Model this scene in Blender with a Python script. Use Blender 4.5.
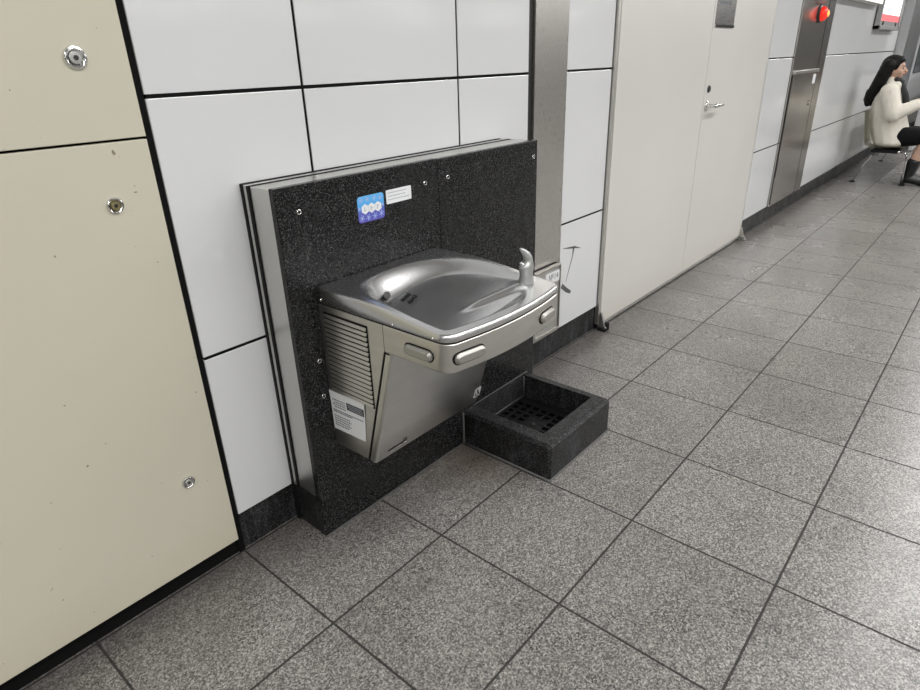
import bpy, bmesh, math, random
from mathutils import Vector, Matrix
random.seed(7)
S = bpy.context.scene
for o in list(bpy.data.objects): bpy.data.objects.remove(o)
COL = S.collection
PI = math.pi

# ------------------------------------------------------------ camera
cd = bpy.data.cameras.new('camera'); cam = bpy.data.objects.new('camera', cd); COL.objects.link(cam)
cd.sensor_width = 36.0; cd.lens = 619.35 / 920 * 36; cd.clip_start = 0.02; cd.clip_end = 200
RM = [[0.649524891793566, 0.3343997923442218, -0.6828573744353192],
      [-0.7597642325274774, 0.2504923192963251, -0.6000099240391623],
      [-0.029592666532266013, 0.9085319900001813, 0.41676599817382026]]
CP = (-1.012651677175307, -0.9852268094113159, 1.254386733881909)
cam.matrix_world = Matrix([RM[0] + [CP[0]], RM[1] + [CP[1]], RM[2] + [CP[2]], [0, 0, 0, 1]])
S.camera = cam

# ------------------------------------------------------------ world, exposure
w = bpy.data.worlds.new('world'); S.world = w; w.use_nodes = True
w.node_tree.nodes['Background'].inputs[0].default_value = (0.8, 0.85, 0.9, 1)
w.node_tree.nodes['Background'].inputs[1].default_value = 0.35
S.view_settings.view_transform = 'Standard'; S.view_settings.look = 'None'
S.view_settings.exposure = 0.06; S.view_settings.gamma = 1.0; S.view_settings.use_curve_mapping = False

# ------------------------------------------------------------ ceiling lamps (rows of fluorescent fixtures)
LAMP_W = 34.0
CEIL = 2.75
def lamp(x, y, lx, ly, power, col=(1.0, 0.998, 0.992)):
    l = bpy.data.lights.new('fluorescent_lamp', 'AREA'); l.shape = 'RECTANGLE'; l.size = lx; l.size_y = ly
    l.energy = power; l.color = col
    o = bpy.data.objects.new('fluorescent_lamp', l); o.location = (x, y, CEIL - 0.03); COL.objects.link(o)
LAMPS = []
for y in (-1.25, -4.0, -6.9):
    for i in range(9):
        LAMPS.append((-4.6 + 2.6 * i, y, 2.3, 0.22))
for y in (-12.0, -14.9, -16.3):
    for i in range(7):
        LAMPS.append((-6.0 + 4.6 * i, y, 2.4, 0.3))
for (x, y, a, b) in LAMPS: lamp(x, y, a, b, LAMP_W)

# ------------------------------------------------------------ material helpers
def mat(name, base=(0.5, 0.5, 0.5), rough=0.5, metal=0.0, spec=0.5, coat=0.0, emit=None, estr=0.0):
    m = bpy.data.materials.new(name); m.use_nodes = True
    b = m.node_tree.nodes['Principled BSDF']
    b.inputs['Base Color'].default_value = (*base, 1); b.inputs['Roughness'].default_value = rough
    b.inputs['Metallic'].default_value = metal; b.inputs['Specular IOR Level'].default_value = spec
    b.inputs['Coat Weight'].default_value = coat; b.inputs['Coat Roughness'].default_value = 0.08
    if emit: b.inputs['Emission Color'].default_value = (*emit, 1); b.inputs['Emission Strength'].default_value = estr
    return m
def nd(m, t, **k):
    n = m.node_tree.nodes.new(t)
    for a, v in k.items(): setattr(n, a, v)
    return n
def lk(m, a, b): m.node_tree.links.new(a, b)
def bsdf(m): return m.node_tree.nodes['Principled BSDF']
def coords(m, scale=(1, 1, 1), kind='Object'):
    tc = nd(m, 'ShaderNodeTexCoord'); mp = nd(m, 'ShaderNodeMapping'); mp.inputs['Scale'].default_value = scale
    lk(m, tc.outputs[kind], mp.inputs['Vector']); return mp.outputs['Vector']
def worldpos(m, scale=(1, 1, 1)):
    g = nd(m, 'ShaderNodeNewGeometry'); mp = nd(m, 'ShaderNodeMapping'); mp.inputs['Scale'].default_value = scale
    lk(m, g.outputs['Position'], mp.inputs['Vector']); return mp.outputs['Vector']
def noise(m, vec, scale, detail=3, rough=0.5):
    n = nd(m, 'ShaderNodeTexNoise'); n.inputs['Scale'].default_value = scale; n.inputs['Detail'].default_value = detail
    n.inputs['Roughness'].default_value = rough; lk(m, vec, n.inputs['Vector']); return n.outputs['Fac']
def voro(m, vec, scale):
    n = nd(m, 'ShaderNodeTexVoronoi'); n.inputs['Scale'].default_value = scale; lk(m, vec, n.inputs['Vector'])
    sp = nd(m, 'ShaderNodeSeparateColor'); lk(m, n.outputs['Color'], sp.inputs[0]); return sp.outputs[0]
def ramp(m, fac, stops, interp='LINEAR'):
    r = nd(m, 'ShaderNodeValToRGB'); r.color_ramp.interpolation = interp
    while len(r.color_ramp.elements) < len(stops): r.color_ramp.elements.new(0.5)
    for e, (p, c) in zip(r.color_ramp.elements, stops):
        e.position = p; e.color = (*c, 1) if isinstance(c, tuple) else (c, c, c, 1)
    lk(m, fac, r.inputs[0]); return r.outputs[0]
def mixc(m, fac, a, b, mode='MIX'):
    n = nd(m, 'ShaderNodeMix'); n.data_type = 'RGBA'; n.blend_type = mode
    for inp, v in ((n.inputs[0], fac), (n.inputs[6], a), (n.inputs[7], b)):
        if hasattr(v, 'links'): lk(m, v, inp)
        elif isinstance(v, tuple): inp.default_value = (*v, 1)
        else: inp.default_value = v
    return n.outputs[2]
def math_(m, op, a, b=None, c=None):
    n = nd(m, 'ShaderNodeMath', operation=op)
    for i, v in enumerate((a, b, c)):
        if v is None: continue
        if hasattr(v, 'links'): lk(m, v, n.inputs[i])
        else: n.inputs[i].default_value = v
    return n.outputs[0]
def bump(m, h, strength=0.3, dist=0.001):
    b = nd(m, 'ShaderNodeBump'); b.inputs['Strength'].default_value = strength; b.inputs['Distance'].default_value = dist
    lk(m, h, b.inputs['Height']); lk(m, b.outputs[0], bsdf(m).inputs['Normal'])

# floor: speckled granite tiles 0.4 m with dark joints
def floor_mat():
    m = mat('granite_floor_tiles', rough=0.4)
    v = worldpos(m)
    sp = nd(m, 'ShaderNodeSeparateXYZ'); lk(m, v, sp.inputs[0])
    def line(c):
        a = math_(m, 'DIVIDE', c, 0.4); r = math_(m, 'ROUND', a); d = math_(m, 'ABSOLUTE', math_(m, 'SUBTRACT', a, r))
        return math_(m, 'MULTIPLY', d, 0.4)
    d = math_(m, 'MINIMUM', line(sp.outputs[0]), line(sp.outputs[1]))
    wob = math_(m, 'MULTIPLY', math_(m, 'SUBTRACT', noise(m, v, 45, 2), 0.5), 0.0012)
    d = math_(m, 'ADD', d, wob)
    joint = math_(m, 'SUBTRACT', 1.0, math_(m, 'SMOOTH_MIN', 1.0, math_(m, 'MAXIMUM', math_(m, 'DIVIDE', math_(m, 'SUBTRACT', d, 0.0025), 0.0012), 0.0), 0.05))
    # tile id
    cx = math_(m, 'FLOOR', math_(m, 'DIVIDE', sp.outputs[0], 0.4)); cy = math_(m, 'FLOOR', math_(m, 'DIVIDE', sp.outputs[1], 0.4))
    cb = nd(m, 'ShaderNodeCombineXYZ'); lk(m, cx, cb.inputs[0]); lk(m, cy, cb.inputs[1])
    wn = nd(m, 'ShaderNodeTexWhiteNoise'); lk(m, cb.outputs[0], wn.inputs['Vector'])
    g1 = voro(m, v, 270); g2 = voro(m, v, 480); g3 = noise(m, v, 180, 2, 0.6)
    c1 = ramp(m, g1, [(0, 0.035), (0.2, (0.09, 0.085, 0.08)), (0.40, (0.27, 0.26, 0.248)), (0.74, (0.50, 0.485, 0.465))], 'CONSTANT')
    c2 = ramp(m, g2, [(0, 0.07), (0.22, 0.19), (0.5, (0.34, 0.33, 0.316)), (0.82, (0.52, 0.51, 0.49))], 'CONSTANT')
    c = mixc(m, 0.4, c1, c2)
    c = mixc(m, 1.0, c, ramp(m, g3, [(0.3, 0.52), (0.7, 1.28)]), 'MULTIPLY')
    c = mixc(m, 1.0, c, ramp(m, wn.outputs['Value'], [(0, (0.90, 0.88, 0.86)), (1, (1.07, 1.05, 1.03))]), 'MULTIPLY')
    # worn-in grime: broad patches, brown film along the wall foot and round the basin
    c = mixc(m, 1.0, c, ramp(m, noise(m, v, 2.3, 4, 0.6), [(0.3, 0.84), (0.65, 1.05)]), 'MULTIPLY')
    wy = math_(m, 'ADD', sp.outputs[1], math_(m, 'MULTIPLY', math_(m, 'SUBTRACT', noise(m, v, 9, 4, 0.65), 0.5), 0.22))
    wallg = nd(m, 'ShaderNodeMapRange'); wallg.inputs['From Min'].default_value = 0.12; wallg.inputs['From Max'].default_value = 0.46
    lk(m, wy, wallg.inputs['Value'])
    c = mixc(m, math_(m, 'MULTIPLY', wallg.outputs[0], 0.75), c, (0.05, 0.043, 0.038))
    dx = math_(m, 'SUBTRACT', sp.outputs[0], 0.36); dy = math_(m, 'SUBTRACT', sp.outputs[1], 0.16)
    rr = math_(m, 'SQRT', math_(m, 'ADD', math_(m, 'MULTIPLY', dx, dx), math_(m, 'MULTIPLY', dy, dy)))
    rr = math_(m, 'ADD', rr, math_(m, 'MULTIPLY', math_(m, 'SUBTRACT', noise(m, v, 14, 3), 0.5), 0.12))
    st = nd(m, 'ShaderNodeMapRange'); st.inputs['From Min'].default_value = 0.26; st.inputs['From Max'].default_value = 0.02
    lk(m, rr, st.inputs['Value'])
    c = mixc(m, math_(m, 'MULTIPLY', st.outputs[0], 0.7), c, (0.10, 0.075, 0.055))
    c = mixc(m, math_(m, 'MULTIPLY', joint, 0.93), c, (0.022, 0.02, 0.018))
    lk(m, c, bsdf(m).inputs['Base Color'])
    r = ramp(m, noise(m, v, 5, 4, 0.6), [(0.3, 0.24), (0.7, 0.36)])
    r = mixc(m, joint, r, (0.8, 0.8, 0.8)); lk(m, r, bsdf(m).inputs['Roughness'])
    h = math_(m, 'SUBTRACT', math_(m, 'MULTIPLY', g3, 0.08), joint)
    bump(m, h, 0.45, 0.0012)
    return m
M_floor = floor_mat()

def black_granite(name, lift=1.0, rough=(0.16, 0.34), film=0.0):
    m = mat(name, rough=0.3, spec=0.22)
    v = worldpos(m)
    a = voro(m, v, 400); b = voro(m, v, 700); n = noise(m, v, 200, 2)
    c = ramp(m, a, [(0, 0.004 * lift), (0.5, 0.009 * lift), (0.78, 0.03 * lift), (0.92, (0.13 * lift, 0.13 * lift, 0.135 * lift))], 'CONSTANT')
    c2 = ramp(m, b, [(0, 0.005 * lift), (0.72, 0.018 * lift), (0.9, 0.15 * lift)], 'CONSTANT')
    c = mixc(m, 0.5, c, c2)
    c = mixc(m, 1.0, c, ramp(m, n, [(0.3, 0.7), (0.7, 1.2)]), 'MULTIPLY')
    if film:
        v2 = worldpos(m, (14, 14, 3)); f = noise(m, v2, 2.2, 5, 0.7)
        f = ramp(m, f, [(0.5, 0.0), (0.75, 1.0)])
        c = mixc(m, math_(m, 'MULTIPLY', f, film), c, (0.23, 0.24, 0.27))
    lk(m, c, bsdf(m).inputs['Base Color'])
    lk(m, ramp(m, noise(m, v, 7, 4, 0.7), [(0.3, rough[0]), (0.7, rough[1])]), bsdf(m).inputs['Roughness'])
    return m
M_slab = black_granite('black_granite_polished')
M_basin = black_granite('black_granite_basin', 1.25, (0.3, 0.5), 0.16)
M_base = black_granite('black_granite_skirting', 1.1, (0.25, 0.5), 0.25)
M_baseside = black_granite('black_granite_foot', 0.9, (0.25, 0.45), 0.1)

def panel_mat(name, col, rough, dirt=0.0, coat=0.0, spec=0.5):
    m = mat(name, col, rough, coat=coat, spec=spec); v = worldpos(m)
    c = mixc(m, 1.0, col, ramp(m, noise(m, v, 1.6, 3), [(0.3, 0.965), (0.7, 1.02)]), 'MULTIPLY')
    if dirt:
        s = math_(m, 'MULTIPLY', ramp(m, noise(m, v, 55, 2, 0.6), [(0.745, 0.0), (0.765, 1.0)]), dirt)
        c = mixc(m, s, c, (0.16, 0.12, 0.09))
        sp = nd(m, 'ShaderNodeSeparateXYZ'); lk(m, v, sp.inputs[0])
        low = nd(m, 'ShaderNodeMapRange'); low.inputs['From Min'].default_value = 0.22; low.inputs['From Max'].default_value = 0.03
        lk(m, math_(m, 'ADD', sp.outputs[2], math_(m, 'MULTIPLY', noise(m, v, 12, 4, 0.7), 0.1)), low.inputs['Value'])
        c = mixc(m, math_(m, 'MULTIPLY', low.outputs[0], 0.18), c, (0.5, 0.36, 0.2))
    lk(m, c, bsdf(m).inputs['Base Color'])
    return m
M_white = panel_mat('white_enamel_panel', (0.70, 0.705, 0.71), 0.10)
M_cream = panel_mat('cream_painted_steel', (0.60, 0.57, 0.46), 0.38, dirt=0.8)
M_door = panel_mat('offwhite_painted_door', (0.67, 0.655, 0.62), 0.3, dirt=0.25)
M_black = mat('joint_black', (0.004, 0.004, 0.004), 0.8, spec=0.15)
M_ceil = mat('ceiling_paint', (0.62, 0.62, 0.6), 0.7)
M_hall = mat('hall_wall', (0.42, 0.42, 0.41), 0.5)

def steel(name, base=(0.6, 0.595, 0.58), rough=0.26, stretch=(1, 1, 60), amt=0.1, scale=18, bstr=0.0):
    m = mat(name, base, rough, metal=1.0); v = worldpos(m, stretch)
    n = noise(m, v, scale, 4, 0.65)
    lk(m, ramp(m, n, [(0.25, max(rough - amt, 0.03)), (0.75, rough + amt)]), bsdf(m).inputs['Roughness'])
    c = mixc(m, 1.0, base, ramp(m, n, [(0.3, 0.93), (0.7, 1.05)]), 'MULTIPLY'); lk(m, c, bsdf(m).inputs['Base Color'])
    return m
M_st_deck = mat('stainless_deck', (0.66, 0.66, 0.665), 0.27, metal=1.0)
M_st_body = steel('stainless_body', (0.64, 0.625, 0.59), 0.34, (1, 1, 5), 0.03, 8)
M_st_front = steel('stainless_front', (0.62, 0.615, 0.60), 0.3, (1, 3, 3), 0.03, 6)
M_st_col = steel('stainless_column', (0.55, 0.53, 0.50), 0.3, (60, 60, 2), 0.07)
M_st_side = steel('stainless_return', (0.62, 0.615, 0.59), 0.35, (40, 40, 2), 0.06)
M_st_cab = steel('stainless_cabinet', (0.6, 0.575, 0.545), 0.24, (50, 50, 2), 0.06)
M_chrome = steel('chrome', (0.72, 0.72, 0.71), 0.12, (1, 1, 1), 0.04)
M_cast = steel('cast_bubbler', (0.6, 0.61, 0.6), 0.4, (1, 1, 1), 0.05, 60)
M_btn = mat('grey_push_bar', (0.36, 0.35, 0.325), 0.33, metal=0.6)
M_darkmetal = mat('dark_metal', (0.06, 0.06, 0.058), 0.4, metal=0.7)
M_brass = steel('worn_brass', (0.42, 0.36, 0.2), 0.35, (1, 1, 1), 0.1, 200)
M_paper = mat('paper_white', (0.78, 0.79, 0.80), 0.5)
M_ink = mat('ink_grey', (0.16, 0.17, 0.19), 0.6)
M_inkl = mat('ink_pale', (0.42, 0.44, 0.47), 0.6)
M_seal = mat('silicone_sealant', (0.11, 0.108, 0.105), 0.5)
M_rubber = mat('black_rubber', (0.007, 0.007, 0.007), 0.6, spec=0.2)
M_grate = mat('drain_grate_black', (0.009, 0.009, 0.01), 0.45, spec=0.25)

# ------------------------------------------------------------ mesh helpers
def wloc(o):
    p = Vector((0, 0, 0))
    while o is not None: p += o.location; o = o.parent
    return p
def obj(name, bm, m, parent=None, smooth=False, angle=None, mods=None):
    me = bpy.data.meshes.new(name); 
    if parent is not None: bmesh.ops.translate(bm, verts=bm.verts, vec=-wloc(parent))
    bm.normal_update(); bm.to_mesh(me); bm.free()
    if isinstance(m, (list, tuple)):
        for x in m: me.materials.append(x)
    else: me.materials.append(m)
    if smooth:
        me.polygons.foreach_set('use_smooth', [True] * len(me.polygons))
        if angle is not None:
            try: me.set_sharp_from_angle(angle=angle)
            except Exception: pass
    o = bpy.data.objects.new(name, me); COL.objects.link(o)
    if parent is not None: o.parent = parent
    return o
def struct(name, bm, m, parent=None, **k):
    o = obj(name, bm, m, parent, **k)
    if parent is None: o['kind'] = 'structure'
    return o
def thing(name, label, cat, loc, group=None):
    o = bpy.data.objects.new(name, None); o.location = loc; o.empty_display_size = 0.05; COL.objects.link(o)
    o['label'] = label; o['category'] = cat
    if group: o['group'] = group
    return o
def box(bm, x0, x1, y0, y1, z0, z1, bev=0.0, seg=2, mi=0):
    n = bmesh.new()
    vs = [n.verts.new((x, y, z)) for x in (x0, x1) for y in (y0, y1) for z in (z0, z1)]
    for f in ((0, 1, 3, 2), (4, 6, 7, 5), (0, 4, 5, 1), (2, 3, 7, 6), (0, 2, 6, 4), (1, 5, 7, 3)): n.faces.new([vs[i] for i in f])
    bmesh.ops.recalc_face_normals(n, faces=n.faces)
    if bev: bmesh.ops.bevel(n, geom=list(n.edges), offset=bev, segments=seg, profile=0.5, affect='EDGES')
    merge(bm, n, mi)
def merge(bm, n, mi=0, mtx=None):
    if mtx is not None: bmesh.ops.transform(n, matrix=mtx, verts=n.verts)
    vm = {}
    for v in n.verts: vm[v] = bm.verts.new(v.co)
    for f in n.faces:
        try: nf = bm.faces.new([vm[v] for v in f.verts])
        except ValueError: continue
        nf.material_index = mi; nf.smooth = f.smooth
    n.free()
def B(*a, **k):
    bm = bmesh.new(); box(bm, *a, **k); return bm
def prism(pts, axis, a, b, bev=0.0, seg=2):
    """pts: 2-D outline, extruded along axis from a to b"""
    bm = bmesh.new()
    def P(p, t):
        return {'x': (t, p[0], p[1]), 'y': (p[0], t, p[1]), 'z': (p[0], p[1], t)}[axis]
    lo = [bm.verts.new(P(p, a)) for p in pts]; hi = [bm.verts.new(P(p, b)) for p in pts]
    bm.faces.new(lo); bm.faces.new(hi[::-1]); n = len(pts)
    for i in range(n): bm.faces.new([lo[i], hi[i], hi[(i + 1) % n], lo[(i + 1) % n]])
    bmesh.ops.recalc_face_normals(bm, faces=bm.faces)
    if bev: bmesh.ops.bevel(bm, geom=list(bm.edges), offset=bev, segments=seg, profile=0.5, affect='EDGES')
    return bm
def lathe(prof, seg=32, mtx=None):
    """prof: (radius, height) about local Z"""
    bm = bmesh.new(); rings = []
    for r, h in prof:
        if r < 1e-6: rings.append([bm.verts.new((0, 0, h))])
        else: rings.append([bm.verts.new((r * math.cos(2 * PI * i / seg), r * math.sin(2 * PI * i / seg), h)) for i in range(seg)])
    for A, C_ in zip(rings, rings[1:]):
        for i in range(seg):
            j = (i + 1) % seg
            if len(A) == 1 and len(C_) == 1: continue
            if len(A) == 1: bm.faces.new([A[0], C_[j], C_[i]])
            elif len(C_) == 1: bm.faces.new([A[i], A[j], C_[0]])
            else: bm.faces.new([A[i], A[j], C_[j], C_[i]])
    bmesh.ops.recalc_face_normals(bm, faces=bm.faces)
    if mtx is not None: bmesh.ops.transform(bm, matrix=mtx, verts=bm.verts)
    return bm
def tube(pts, r, seg=12, bm=None):
    bm = bm or bmesh.new(); pts = [Vector(p) for p in pts]; rings = []
    rr = r if isinstance(r, (list, tuple)) else [r] * len(pts)
    prev = None
    for i, p in enumerate(pts):
        t = (pts[min(i + 1, len(pts) - 1)] - pts[max(i - 1, 0)]).normalized()
        a = prev if prev is not None else (Vector((0, 0, 1)) if abs(t.z) < 0.9 else Vector((1, 0, 0)))
        a = (a - t * a.dot(t)).normalized(); b = t.cross(a); prev = a
        rings.append([bm.verts.new(p + (a * math.cos(2 * PI * k / seg) + b * math.sin(2 * PI * k / seg)) * rr[i]) for k in range(seg)])
    for A, C_ in zip(rings, rings[1:]):
        for k in range(seg): bm.faces.new([A[k], A[(k + 1) % seg], C_[(k + 1) % seg], C_[k]])
    bm.faces.new(rings[0][::-1]); bm.faces.new(rings[-1])
    return bm
def TO_Y(x, y, z):   # local +Z -> world -Y (towards the viewer side of the wall)
    return Matrix.Translation((x, y, z)) @ Matrix.Rotation(PI / 2, 4, 'X')
def TO_X(x, y, z):   # local +Z -> world -X
    return Matrix.Translation((x, y, z)) @ Matrix.Rotation(-PI / 2, 4, 'Y')
def stadium(w, h, n=10):
    r = h / 2; c = w / 2 - r; pts = []
    for i in range(n + 1): a = -PI / 2 + PI * i / n; pts.append((c + r * math.cos(a), r * math.sin(a)))
    for i in range(n + 1): a = PI / 2 + PI * i / n; pts.append((-c + r * math.cos(a), r * math.sin(a)))
    return pts
def rrect(w, h, r, n=5):
    pts = []
    for cx, cy, a0 in ((w/2-r, h/2-r, 0), (-w/2+r, h/2-r, PI/2), (-w/2+r, -h/2+r, PI), (w/2-r, -h/2+r, 1.5*PI)):
        for i in range(n + 1): a = a0 + PI/2*i/n; pts.append((cx + r*math.cos(a), cy + r*math.sin(a)))
    return pts
def text_bm(s, size, depth=0.0006, space=1.0):
    c = bpy.data.curves.new('t', 'FONT'); c.body = s; c.size = size; c.extrude = depth; c.align_x = 'CENTER'; c.align_y = 'CENTER'; c.space_character = space
    o = bpy.data.objects.new('t', c); COL.objects.link(o); bpy.context.view_layer.update()
    me = bpy.data.meshes.new_from_object(o.evaluated_get(bpy.context.evaluated_depsgraph_get()))
    bm = bmesh.new(); bm.from_mesh(me); bpy.data.objects.remove(o); bpy.data.curves.remove(c); bpy.data.meshes.remove(me)
    return bm

# ------------------------------------------------------------ setting
WY = 0.398           # front face of the wall panels
struct('floor', B(-9, 24, -24, 0.46, -0.1, 0), M_floor)
bm = B(-9, 24, -24, 0.9, CEIL, CEIL + 0.1)
for (x, y, a, b) in LAMPS: box(bm, x - a/2 - 0.03, x + a/2 + 0.03, y - b/2 - 0.03, y + b/2 + 0.03, CEIL - 0.025, CEIL)
struct('ceiling', bm, M_ceil)
struct('wall_left', B(-9.2, -9, -24, 0.9, -0.1, CEIL + 0.1), M_hall)
struct('wall_right', B(24, 24.2, -24, 0.9, -0.1, CEIL + 0.1), M_hall)
struct('wall_front', B(-9.2, 24.2, -24.2, -24, -0.1, CEIL + 0.1), M_hall)
# wall behind the panels (dark) and enamel panels with open joints
G = 0.0042
bm = bmesh.new()
box(bm, -9, 8.62, WY + 0.012, WY + 0.25, 0.0, CEIL, mi=1); box(bm, -0.39, 8.6, WY + 0.003, WY + 0.0121, 0.1265, CEIL, mi=1)
rows = [(0.126, 0.6055), (0.6055, 1.2065), (1.2065, 1.808), (1.808, CEIL)]
def panels(xs, rows=rows):
    for x0, x1 in zip(xs, xs[1:]):
        for z0, z1 in rows:
            box(bm, x0 + G, x1 - G, WY, WY + 0.0118, z0 + (G if z0 > 0.13 else 0), z1 - G, bev=0.0012, seg=2, mi=0)
panels([-0.3975, 0.0, 0.594, 0.984])
panels([1.229, 1.602])
panels([3.708, 4.325])
panels([5.262, 8.60])
panels([-9.0, -3.2, -2.4, -1.61])
struct('wall_back', bm, [M_white, M_black])
# recessed granite skirting
bm = bmesh.new()
for a, b in ((-0.409, 1.60), (3.715, 8.6)):
    box(bm, a, b, 0.4085 if a < 0 else 0.4085, 0.4098, 0, 0.128)
struct('baseboard_back', bm, M_base)
struct('trim_1', B(-2.0, -0.413, 0.4085, 0.4098, 0, 0.07), M_black)

# ------------------------------------------------------------ cream access panels with locks
def lock(parent, x, z, r, brass=False):
    y = 0.39
    prof = [(0, 0.0), (r, 0.0), (r, 0.002), (r * 0.93, 0.0045), (r * 0.8, 0.0055), (r * 0.7, 0.0045), (r * 0.62, 0.003)]
    L = obj('lock', lathe(prof, 40, TO_Y(x, y, z)), M_chrome, parent, smooth=True, angle=0.6)
    obj('lock_core', lathe([(0, 0.0032), (0, 0.0062), (r * 0.5, 0.0058), (r * 0.56, 0.0045), (r * 0.56, 0.002)][1:], 32, TO_Y(x, y, z)), M_brass if brass else M_st_side, L, smooth=True, angle=0.6)
    k = lathe([(0, 0.0), (r * 0.24, 0.0), (r * 0.24, 0.0068), (0, 0.0068)], 6, TO_Y(x, y, z))
    obj('keyhole', k, M_darkmetal, L)
p1 = thing('access_panel', 'tall cream painted steel access panel with two locks, reaching down nearly to the floor', 'access panel', (-0.7, 0.39, 0.055))
obj('panel', B(-1.6, -0.4125, 0.39, 0.408, 0.056, 1.1265, bev=0.0015), M_cream, p1)
lock(p1, -0.508, 1.005, 0.017, True); lock(p1, -0.5055, 0.308, 0.0165)
p2 = thing('access_panel', 'cream painted steel access panel with one chrome lock, above the taller cream panel', 'access panel', (-0.7, 0.39, 1.13))
obj('panel', B(-1.6, -0.4125, 0.39, 0.408, 1.1315, 2.4, bev=0.0015), M_cream, p2)
lock(p2, -0.5105, 1.281, 0.021)
struct('trim_2', B(-0.4115, -0.3940, 0.402, 0.4095, 0.0, CEIL), M_black)

# ------------------------------------------------------------ stainless column + cover plate
col = thing('steel_column', 'brushed stainless steel column cover between white panels right of the granite backboard', 'column cover', (1.115, 0.39, 0))
obj('cover', B(1.006, 1.2245, 0.388, 0.4095, 0.128, CEIL, bev=0.002), M_st_col, col)
obj('shadow_gap_strip', B(0.9815, 1.0045, 0.400, 0.4095, 0.128, CEIL), M_darkmetal, col)
obj('edge_strip', B(1.2255, 1.2315, 0.398, 0.4095, 0.128, CEIL), M_darkmetal, col)
pl = thing('cover_plate', 'small stainless cover plate with white number tag at the foot of the column', 'cover plate', (1.1, 0.37, 0.15))
obj('plate', B(1.005, 1.182, 0.362, 0.3875, 0.168, 0.452, bev=0.0015), M_st_side, pl)
bm = bmesh.new()
box(bm, 1.0, 1.188, 0.357, 0.3878, 0.452, 0.457, 0.001); box(bm, 1.182, 1.188, 0.357, 0.3878, 0.163, 0.4525, 0.001); box(bm, 1.0, 1.188, 0.357, 0.3878, 0.163, 0.168, 0.001)
obj('rim', bm, M_st_col, pl)
obj('dark_gasket', B(1.0, 1.186, 0.380, 0.3879, 0.4572, 0.4590), M_rubber, pl)
t = obj('number_tag', B(1.075, 1.180, 0.3605, 0.3618, 0.386, 0.434), M_paper, pl)
k = text_bm('№14', 0.036, 0.0002); bmesh.ops.transform(k, matrix=TO_Y(1.134, 0.3603, 0.411), verts=k.verts)
obj('number', k, M_ink, t)

# ------------------------------------------------------------ double door
d = thing('door_1', 'x', 'x', (2.65, 0.385, 0)); del d['label']; del d['category']; d['kind'] = 'structure'
obj('door_leaf', B(1.6235, 2.6445, 0.384, 0.405, 0.028, 2.3, bev=0.0015), M_door, d)
leaf = obj('door_leaf', B(2.6495, 3.692, 0.384, 0.405, 0.028, 2.3, bev=0.0015), M_door, d)
fr = bmesh.new()
box(fr, 1.604, 1.6215, 0.386, 0.407, 0.024, 2.36, 0.001); box(fr, 3.6935, 3.709, 0.386, 0.407, 0.07, 2.36, 0.001); box(fr, 1.604, 3.709, 0.386, 0.407, 2.32, 2.38, 0.001)
obj('door_frame', fr, steel('frame_steel', (0.66, 0.65, 0.6), 0.4), d)
obj('threshold', B(1.62, 3.70, 0.395, 0.407, 0.0, 0.022), M_darkmetal, d)
obj('bottom_rail', B(1.62, 3.69, 0.3875, 0.4, 0.008, 0.0275, bev=0.001), M_st_side, d)
obj('joint_backing', B(1.6, 3.712, 0.4055, 0.4095, 0.0, 2.4), M_rubber, d)
# lever handle
h = obj('door_handle', lathe([(0, 0), (0.026, 0), (0.026, 0.006), (0.020, 0.010), (0.012, 0.012), (0.0105, 0.05), (0, 0.052)], 28, TO_Y(2.70, 0.384, 0.985)), M_chrome, leaf, smooth=True, angle=0.7)
obj('lever', tube([(2.70, 0.336, 0.985), (2.74, 0.330, 0.986), (2.80, 0.332, 0.984), (2.835, 0.338, 0.982)], [0.0115, 0.011, 0.009, 0.007], 14), M_chrome, h, smooth=True)
obj('keyhole_escutcheon', lathe([(0, 0), (0.019, 0), (0.019, 0.005), (0.013, 0.009), (0, 0.009)], 24, TO_Y(2.703, 0.384, 1.072)), M_darkmetal, leaf, smooth=True, angle=0.6)
pt = obj('name_plate', B(2.673, 2.955, 0.3815, 0.3838, 1.39, 1.78), steel('plate_steel', (0.33, 0.32, 0.31), 0.3), leaf)
bm = bmesh.new()
for z, a, b in ((1.49, 0.03, 0.19), (1.54, 0.02, 0.235), (1.575, 0.02, 0.235)):
    x = a
    while x < b:
        wd = random.uniform(0.008, 0.017); box(bm, 2.68 + x, 2.68 + x + wd, 0.3812, 0.3816, z + random.uniform(-0.004, 0), z + 0.014); x += wd + 0.004
obj('plate_lettering', bm, M_ink, pt)
obj('plate_lip', B(2.673, 2.955, 0.378, 0.3838, 1.377, 1.389), M_chrome, pt)
# corner guards at both feet of the frame
def guard(x, s):
    g = obj('corner_guard', prism([(0.384, 0.0), (0.384, 0.075), (0.374, 0.095), (0.355, 0.03), (0.345, 0.012), (0.345, 0.0)], 'x', x - 0.004 * s, x + 0.010 * s, 0.001), M_st_side, d)
    obj('guard_flange', prism([(0, 0.0), (0.035 * s, 0.0), (0.035 * s, 0.012), (0.012 * s, 0.03), (0, 0.05)][::1], 'y', 0.362, 0.372), M_darkmetal, g) if False else None
    bm = B(x - 0.02, x + 0.024, 0.338, 0.383, 0.0, 0.012, bev=0.002)
    box(bm, x + 0.011 * s - 0.002, x + 0.032 * s, 0.342, 0.366, 0.010, 0.034, 0.002) if s > 0 else box(bm, x + 0.032 * s, x + 0.011 * s, 0.342, 0.366, 0.010, 0.034, 0.002)
    obj('rubber_foot', bm, M_rubber if s > 0 else M_st_side, g)
guard(1.612, 1); guard(3.69, -1)

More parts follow.
